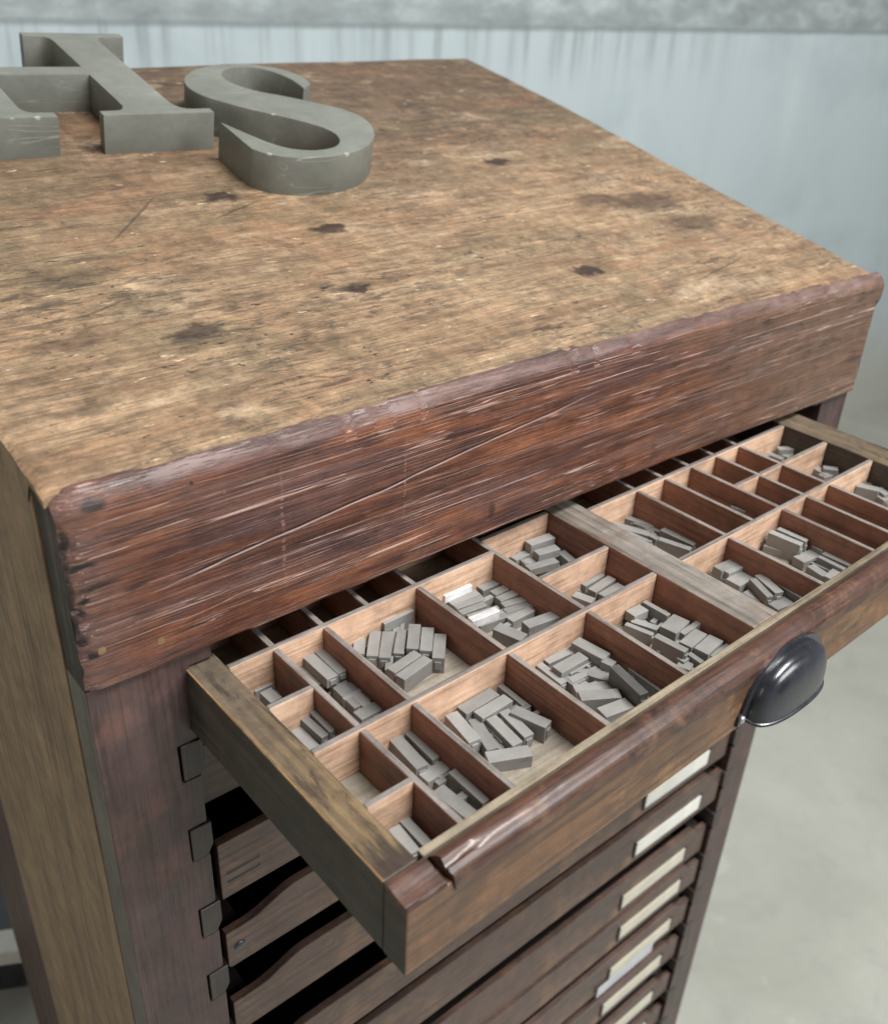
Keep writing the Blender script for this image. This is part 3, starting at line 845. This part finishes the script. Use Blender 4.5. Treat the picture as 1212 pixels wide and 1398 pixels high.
def smooth_closed(pts, sub=6):
    """Catmull-Rom through pts; a point given with a third value True is a sharp corner"""
    out = []; n = len(pts)
    for i in range(n):
        p0, p1, p2, p3 = pts[(i - 1) % n], pts[i], pts[(i + 1) % n], pts[(i + 2) % n]
        c1 = len(p1) > 2; c2 = len(p2) > 2
        a = Vector(p1[:2]); d = Vector(p2[:2])
        t1 = Vector((0, 0)) if c1 else (Vector(p2[:2]) - Vector(p0[:2])) / 2
        t2 = Vector((0, 0)) if c2 else (Vector(p3[:2]) - Vector(p1[:2])) / 2
        if c1 and c2: out.append(tuple(a)); continue
        if c1: t1 = (d - a) - t2 * .5
        if c2: t2 = (d - a) - t1 * .5
        for k in range(sub):
            s = k / sub; s2, s3 = s * s, s * s * s
            q = a * (2 * s3 - 3 * s2 + 1) + t1 * (s3 - 2 * s2 + s) + d * (-2 * s3 + 3 * s2) + t2 * (s3 - s2)
            out.append((q.x, q.y))
    return out
def topface(u, v):
    p = on_plane(u, v, (0, 0, .168 + .042), (0, -TH, 1)); return (p.x, p.y)
K = 2.331
S_px = [(698, 386, 1), (800, 472, 1), (860, 491), (940, 501), (1030, 500), (1110, 488), (1165, 466), (1191, 435), (1183, 400), (1150, 371), (1085, 345), (1000, 325),
        (910, 306), (820, 289), (750, 268), (712, 247), (708, 228), (738, 215), (800, 213), (870, 228), (930, 254), (967, 282, 1), (990, 267, 1), (965, 246), (925, 228), (860, 212), (770, 203),
        (690, 205), (622, 221), (588, 247), (598, 276), (642, 302), (700, 321), (780, 343), (870, 364), (955, 384), (1030, 406), (1070, 428), (1081, 450), (1060, 468), (1000, 477), (930, 472),
        (870, 457), (800, 430), (740, 404)]
s_out = smooth_closed([(*topface(p[0] / K, p[1] / K), *p[2:]) for p in S_px], 6)
letter('block_letter', s_out, 'thick grey capital letter S lying on the sloping desk top',
       ((870, 363), (858, 490), (1105, 489)))
def h_half(sg):
    """one stem of the H in its own frame, centre of the letter at 0; sg=+1 right stem"""
    return [(sg * x, y) for x, y in ()]
w0, w1, wi, hh, sf = .0530, .1120, .0230, .1390, .0125       # stem inner/outer x, serif tips, half height, serif height
def stem_right():
    o = [(.0530, -.0130), (.0530, -.107)]
    for k in range(1, 7):
        t = k / 6 * math.pi / 2; o.append((.0530 - .011 * (1 - math.cos(t)), -.107 - .0185 * math.sin(t)))
    o += [(wi, -hh + sf), (wi, -hh), (.1450, -hh), (.1450, -hh + sf)]
    for k in range(6, 0, -1):
        t = k / 6 * math.pi / 2; o.append((.108 + .016 * (1 - math.cos(t)), -.105 - .0215 * math.sin(t)))
    o += [(.108, -.105), (.108, .105)]
    for k in range(1, 7):
        t = k / 6 * math.pi / 2; o.append((.108 + .016 * (1 - math.cos(t)), .105 + .0215 * math.sin(t)))
    o += [(.1450, hh - sf), (.1450, hh), (wi, hh), (wi, hh - sf)]
    for k in range(6, 0, -1):
        t = k / 6 * math.pi / 2; o.append((.0530 - .011 * (1 - math.cos(t)), .107 + .0185 * math.sin(t)))
    o += [(.0530, .107), (.0530, .0135)]
    return o
R_ = stem_right()
h_out = R_ + [(-x, y) for x, y in reversed(R_)]
ca, sa = math.cos(-.070), math.sin(-.070)
h_out = [(.1755 + x * ca - y * sa, .6420 + x * sa + y * ca) for x, y in h_out]
letter('block_letter', h_out, 'thick grey capital letter H cut off at the left edge, lying on the desk',
       ((120, 372), (40, 378)))

# ------------------------------------------------------------------ metal type in the cells
def type_block(a, b2, w, top, thick, mat, label, group):
    """a,b2: photo pixels of the ends of the top face's axis; w, top, thick in mm (top above the cell floor)"""
    top *= 1.3; thick *= 1.3
    zt = FLZ + top / 1000
    A, B = on_z(*a, zt), on_z(*b2, zt)
    d = B - A; w *= 1.22; L = max(.006, min(d.length, .046)); d.normalize()
    c = (A + B) / 2
    hw, hl, t = w / 2000, L / 2, thick / 1000
    bm = bmesh.new()
    # plain cast body
    pr = [(-hl, 0), (-hl, -t), (hl, -t), (hl, 0)]
    v0 = [bm.verts.new((x, -hw, z)) for x, z in pr]; v1 = [bm.verts.new((x, hw, z)) for x, z in pr]
    bm.faces.new(v0); bm.faces.new(v1[::-1]); n = len(pr)
    for i in range(n): bm.faces.new((v0[i], v0[(i + 1) % n], v1[(i + 1) % n], v1[i]))
    bmesh.ops.recalc_face_normals(bm, faces=bm.faces[:])
    bmesh.ops.bevel(bm, geom=[e for e in bm.edges if abs(e.verts[0].co.z - e.verts[1].co.z) < 1e-5 or abs(e.verts[0].co.x) > hl * .9], offset=.0003, segments=1, affect='EDGES')
    # small raised face at the far end
    fw = min(hw * .6, .0028)
    box(hl - .0001, hl + .0011, -fw, fw, -t * .75, -t * .25, .0002, 1, bm)
    o = to_obj('type_block', bm, mat)
    ang = math.atan2(d.y, d.x)
    o.rotation_euler = (random.uniform(-.012, .012), random.uniform(-.012, .012), ang)
    o.location = Vector((c.x, c.y, zt))
    return tag(o, label, 'metal type', group)

CELLS = [
 # (origin, scale, where, blocks[(ax,ay,bx,by,w,top,thick,kind)])
 ((330, 860), 6.06, 'rear left cell by the rail',
  [(195, 495, 285, 578, 8.5, 8, 8), (90, 487, 238, 420, 7, 6, 6)]),
 ((330, 860), 6.06, 'small cell midway along left rail',
  [(545, 598, 772, 825, 7.5, 14, 14), (472, 682, 692, 878, 5.5, 12, 12), (385, 750, 600, 970, 7.5, 7, 7)]),
 ((330, 860), 6.06, 'middle row second cell from left',
  [(550, 205, 752, 392, 8.5, 14, 7), (640, 168, 832, 345, 7, 14, 7), (800, 455, 980, 625, 9, 7, 7), (955, 712, 1135, 617, 9, 7.5, 7.5), (450, 285, 640, 450, 9, 6.8, 6.8), (890, 430, 1060, 580, 6, 6.5, 6.5)]),
 ((470, 800), 7.575, 'half empty middle row cell',
  [(375, 362, 680, 222, 9, 14, 14), (160, 535, 150, 700, 8, 8, 8), (322, 462, 288, 722, 8, 10, 10), (452, 470, 415, 738, 8, 10, 10), (602, 448, 560, 696, 7.5, 9, 9), (730, 392, 705, 645, 8.5, 12, 12), (865, 425, 842, 668, 8.5, 12, 12), (993, 490, 970, 745, 8.5, 12, 12),
   (478, 875, 762, 685, 7.5, 11, 11), (575, 945, 866, 738, 8, 11, 11)]),
 ((580, 760), 6.06, 'crowded cell with shiny pieces',
  [(400, 228, 585, 130, 6, 7, 7), (150, 318, 375, 222, 5.5, 13, 6, 's'), (455, 262, 665, 172, 7.5, 8, 8), (560, 302, 770, 205, 7, 9, 9), (605, 350, 815, 262, 7, 10, 10), (640, 397, 880, 325, 6, 9, 9), (660, 450, 890, 375, 6, 8, 8),
   (200, 378, 440, 290, 7, 8, 8), (245, 415, 480, 332, 6.5, 8, 8), (290, 462, 495, 385, 6, 7.5, 7.5), (375, 518, 598, 430, 6, 14, 6.5, 's'), (440, 558, 690, 470, 6, 7.5, 7.5), (590, 570, 820, 668, 10, 13, 13), (700, 520, 880, 430, 7, 8, 8), (830, 562, 1090, 470, 9, 13, 13), (928, 318, 1155, 466, 2.6, 17, 17)]),
 ((640, 690), 5.51, 'cell shaded by the front board',
  [(445, 282, 625, 225, 8.5, 15, 8), (505, 355, 668, 310, 8, 13, 6.5), (690, 340, 775, 412, 7.5, 8, 8), (440, 468, 660, 405, 7.5, 13, 6), (250, 352, 420, 290, 8, 6.8, 6.8), (330, 402, 470, 340, 8, 6.5, 6.5), (400, 425, 560, 385, 8, 6.3, 6.3), (160, 292, 260, 236, 7, 7, 7), (245, 320, 370, 250, 8, 7.2, 7.2), (240, 205, 350, 165, 7, 6.5, 6.5)]),
 ((640, 690), 5.51, 'short cell left of centre bar',
  [(850, 592, 995, 508, 7.5, 9, 9), (925, 640, 1075, 540, 7.5, 10, 10), (1000, 678, 1145, 592, 7.5, 9, 9), (710, 632, 825, 585, 8, 6.5, 6.5), (790, 662, 935, 715, 8, 8, 8)]),
 ((500, 980), 6.06, 'nearest corner cell by left rail',
  [(225, 900, 398, 1112, 7.5, 7.5, 7.5), (310, 832, 508, 1042, 6, 7.5, 7.5)]),
 ((500, 980), 6.06, 'front row second cell from left',
  [(238, 157, 463, 403, 8.5, 11, 11), (336, 100, 578, 333, 5.5, 10, 10), (470, 500, 660, 380, 8.5, 7.5, 7.5), (705, 432, 992, 690, 5.5, 11, 11), (590, 578, 878, 808, 9, 8, 8)]),
 ((590, 920), 6.733, 'front row cell with empty corner',
  [(268, 335, 575, 157, 9, 11, 11), (626, 100, 886, 305, 4.5, 7, 7), (420, 378, 700, 212, 8.5, 11, 11), (172, 357, 393, 610, 9, 11, 11), (380, 412, 558, 688, 8, 7.5, 7.5), (537, 395, 786, 640, 8, 10, 10), (655, 332, 890, 565, 7.5, 9.5, 9.5), (742, 318, 1068, 465, 8.5, 12, 12), (500, 765, 902, 702, 9.5, 8.5, 8.5)]),
 ((720, 850), 6.06, 'front cell with blackened piece',
  [(145, 314, 392, 200, 8, 8, 8), (242, 388, 465, 265, 9, 11, 11), (395, 142, 655, 278, 9.5, 14, 14), (66, 317, 300, 495, 6, 7, 7), (715, 352, 965, 588, 7, 20, 20, 'd'), (842, 372, 1098, 553, 3, 9, 9), (500, 398, 720, 462, 9, 7.5, 7.5), (340, 495, 450, 440, 8, 6.8, 6.8), (430, 605, 762, 580, 9, 11, 11), (385, 545, 690, 508, 8, 7, 7), (610, 745, 845, 655, 10, 10, 10), (625, 300, 715, 342, 7, 13, 13), (780, 600, 960, 660, 7, 6.5, 6.5)]),
 ((830, 800), 6.38, 'jumbled front cell before centre bar',
  [(312, 128, 528, 252, 4.5, 13, 13), (190, 240, 312, 182, 9, 13, 7), (205, 292, 440, 368, 6, 10, 10), (150, 325, 390, 418, 4.5, 9.5, 9.5), (520, 382, 640, 272, 13, 14, 7), (640, 410, 788, 312, 4.5, 12, 12), (412, 425, 682, 562, 6, 13, 13), (672, 512, 810, 392, 10, 12, 12), (808, 568, 942, 447, 11, 12, 12), (900, 612, 1048, 506, 4, 9, 9), (700, 580, 818, 660, 4.5, 9, 9), (610, 660, 730, 705, 9, 5.5, 5.5)]),
 ((820, 680), 6.06, 'wide cell right of centre bar',
  [(215, 155, 440, 228, 6.5, 8, 8), (280, 112, 470, 197, 6.5, 8, 8), (110, 215, 400, 292, 8.5, 6.8, 6.8), (505, 252, 782, 378, 7, 12, 12), (482, 332, 745, 420, 6, 12, 12), (60, 255, 330, 345, 9, 6.2, 6.2), (400, 290, 480, 330, 8, 6.5, 6.5)]),
 ((930, 740), 6.733, 'cell just behind the cup handle',
  [(330, 245, 500, 172, 9, 13, 7), (400, 268, 540, 205, 8, 12.5, 6), (270, 262, 470, 345, 9, 6.2, 6.2), (470, 372, 605, 295, 13, 9, 9), (652, 332, 815, 500, 6, 13, 13), (710, 295, 900, 462, 8, 14, 14), (872, 372, 1108, 510, 3, 13, 13), (835, 590, 990, 530, 10, 8, 8), (590, 445, 780, 550, 9, 6, 6)]),
 ((1020, 700), 6.3125, 'front cell second right of bar',
  [(192, 158, 470, 270, 6.5, 17, 17), (262, 132, 512, 238, 5.5, 17, 17), (90, 215, 220, 225, 9, 8, 8), (150, 260, 430, 345, 10, 6.2, 6.2), (440, 402, 600, 335, 11, 8, 8), (655, 340, 893, 445, 7, 12, 12), (612, 372, 838, 482, 4.5, 11, 11), (540, 450, 680, 540, 8, 7, 7), (700, 562, 790, 490, 9, 8, 8), (565, 275, 650, 325, 4, 12, 12)]),
 ((1000, 570), 5.717, 'far right rear corner cell',
  [(190, 240, 330, 185, 8, 7, 7), (340, 165, 550, 210, 7, 13, 6), (350, 240, 520, 230, 7, 12, 5), (230, 255, 390, 320, 7, 7, 7), (400, 300, 490, 258, 7, 7, 7), (300, 205, 470, 165, 7, 7, 7)]),
 ((1000, 570), 5.717, 'small cell along right rail',
  [(640, 385, 740, 440, 8, 8, 8), (705, 385, 820, 400, 7, 12, 12), (690, 455, 800, 420, 8, 7, 7)]),
 ((1000, 570), 5.717, 'right rail cell at photo edge',
  [(965, 520, 1140, 560, 9, 12, 12), (1130, 545, 1210, 600, 8, 10, 10), (1010, 492, 1150, 522, 7, 9, 9), (1150, 605, 1210, 645, 9, 7, 7)]),
 ((1000, 570), 5.717, 'narrow dark cell right of bar',
  [(0, 667, 118, 715, 2.6, 14, 14), (-15, 688, 100, 728, 2.6, 14, 14)]),
]
ORD = ['leftmost', 'second from left', 'third from left', 'fourth from left', 'fifth from left', 'sixth from left', 'seventh from left']
for (ox, oy), sc, where, blocks in CELLS:
    grp = 'metal type in the ' + where
    cen = [((q[0] + q[2]) / 2, (q[1] + q[3]) / 2) for q in blocks]
    plain = [i for i, q in enumerate(blocks) if len(q) < 8]
    order = sorted(plain, key=lambda i: cen[i][0])
    lab = {}
    if len(order) <= 7:
        for r, i in enumerate(order):
            lab[i] = '%s grey type block in the %s' % ('rightmost' if r == len(order) - 1 else ORD[r], where)
    else:
        lf, rt = order[0], order[-1]
        rest = sorted([i for i in order if i not in (lf, rt)], key=lambda i: cen[i][1])
        lab[lf] = 'leftmost grey type block in the ' + where; lab[rt] = 'rightmost grey type block in the ' + where
        lab[rest[0]] = 'rearmost grey type block in the ' + where; lab[rest[-1]] = 'nearest grey type block in the ' + where
        for i in rest[1:-1]: lab[i] = 'grey type block amid the pile in the ' + where
    sh = sorted([i for i, q in enumerate(blocks) if len(q) > 7 and q[7] == 's'], key=lambda i: cen[i][1])
    for r, i in enumerate(sh): lab[i] = '%s of two bright shiny white type blocks in their cell' % ('farther', 'nearer')[r]
    if len(order) >= 5:      # the lower layer of the pile shows between the pieces on top
        rr = random.Random(len(where) * 31 + len(order))
        for _ in range(int(len(order) * 1.25)):
            (x0, y0), (x1, y1) = cen[rr.choice(order)], cen[rr.choice(order)]
            q = .5 + rr.uniform(-.35, .35)
            cx, cy = x0 + (x1 - x0) * q, y0 + (y1 - y0) * q
            base = blocks[rr.choice(order)]
            dx, dy = (base[2] - base[0]) / 2 * rr.uniform(.9, 1.05), (base[3] - base[1]) / 2 * rr.uniform(.9, 1.05)
            th = rr.choice((4.8, 5.6, 6.4, 7.2))
            blocks.append((cx - dx, cy - dy, cx + dx, cy + dy, rr.choice((3, 4, 5, 6.5)), th, th))
            lab[len(blocks) - 1] = 'grey type block amid the pile in the ' + where
    for i, q in enumerate(blocks):
        if len(q) > 7 and q[7] == 'd': lab[i] = 'blackened standing type block in the ' + where
        mat = M['type'] if len(q) < 8 else {'s': M['shiny'], 'd': M['darktype']}[q[7]]
        type_block((ox + q[0] / sc, oy + q[1] / sc), (ox + q[2] / sc, oy + q[3] / sc), q[4], q[5], q[6], mat, lab[i], grp)

# ------------------------------------------------------------------ small dark box behind the cabinet, lower left
bx = on_z(6, 1352, FLOOR_Z)
cr = empty('floor_crate', (bx.x, bx.y, FLOOR_Z), 'small dark crate with a white top strip on the floor behind the cabinet', 'crate', None, -.5)
def cpart(nm, b, m): return to_obj(nm, b, m, cr)
cpart('body', box(-.40, .07, 0, .60, .0005, .085, .004), M['black'])
cpart('white_strip', box(-.40, .055, -.006, .05, .0855, .125, .004), M['cardw'])
cpart('lid', box(-.40, .07, .052, .60, .0855, .118, .004), M['black'])

# ------------------------------------------------------------------ light
world = bpy.data.worlds.new('World'); S.world = world; world.use_nodes = True
bg = world.node_tree.nodes['Background']
bg.inputs[0].default_value = (1.0, .97, .93, 1); bg.inputs[1].default_value = .12
def area(name, loc, target, size, power, color):
    l = bpy.data.lights.new(name, 'AREA'); l.energy = power; l.shape = 'RECTANGLE'; l.size = size[0]; l.size_y = size[1]; l.color = color
    o = bpy.data.objects.new(name, l); link(o); o.location = loc
    o.rotation_euler = (Vector(target) - Vector(loc)).to_track_quat('-Z', 'Y').to_euler()
    return o
area('ceiling_lamp', (1.15, -1.65, 3.7), (.4, .1, 0), (2.6, .8), 330, (1.0, .985, .96))
area('window_lamp', (1.9, -3.6, 1.75), (.4, .1, 0), (2.4, 1.5), 125, (.97, .99, 1.0))
area('left_fill_lamp', (-3.4, .3, 1.0), (-.07, .2, -.5), (1.8, 1.6), 26, (1.0, .93, .84))  # added soft fill to brighten the left side panel, no known window

# ------------------------------------------------------------------ camera
cd = bpy.data.cameras.new('Camera'); cam = bpy.data.objects.new('Camera', cd); link(cam)
cam.location = CAM; cam.rotation_euler = CROT
cd.sensor_fit = 'VERTICAL'; cd.sensor_height = 24; cd.lens = 24 * F_PX / PH
cd.clip_start = .02; cd.clip_end = 100
cd.dof.use_dof = True; cd.dof.focus_distance = .80; cd.dof.aperture_fstop = 3.9
S.camera = cam
S.view_settings.view_transform = 'Standard'; S.view_settings.look = 'None'
S.view_settings.exposure = 0; S.view_settings.gamma = 1
try: S.view_settings.use_curve_mapping = False
except Exception: pass
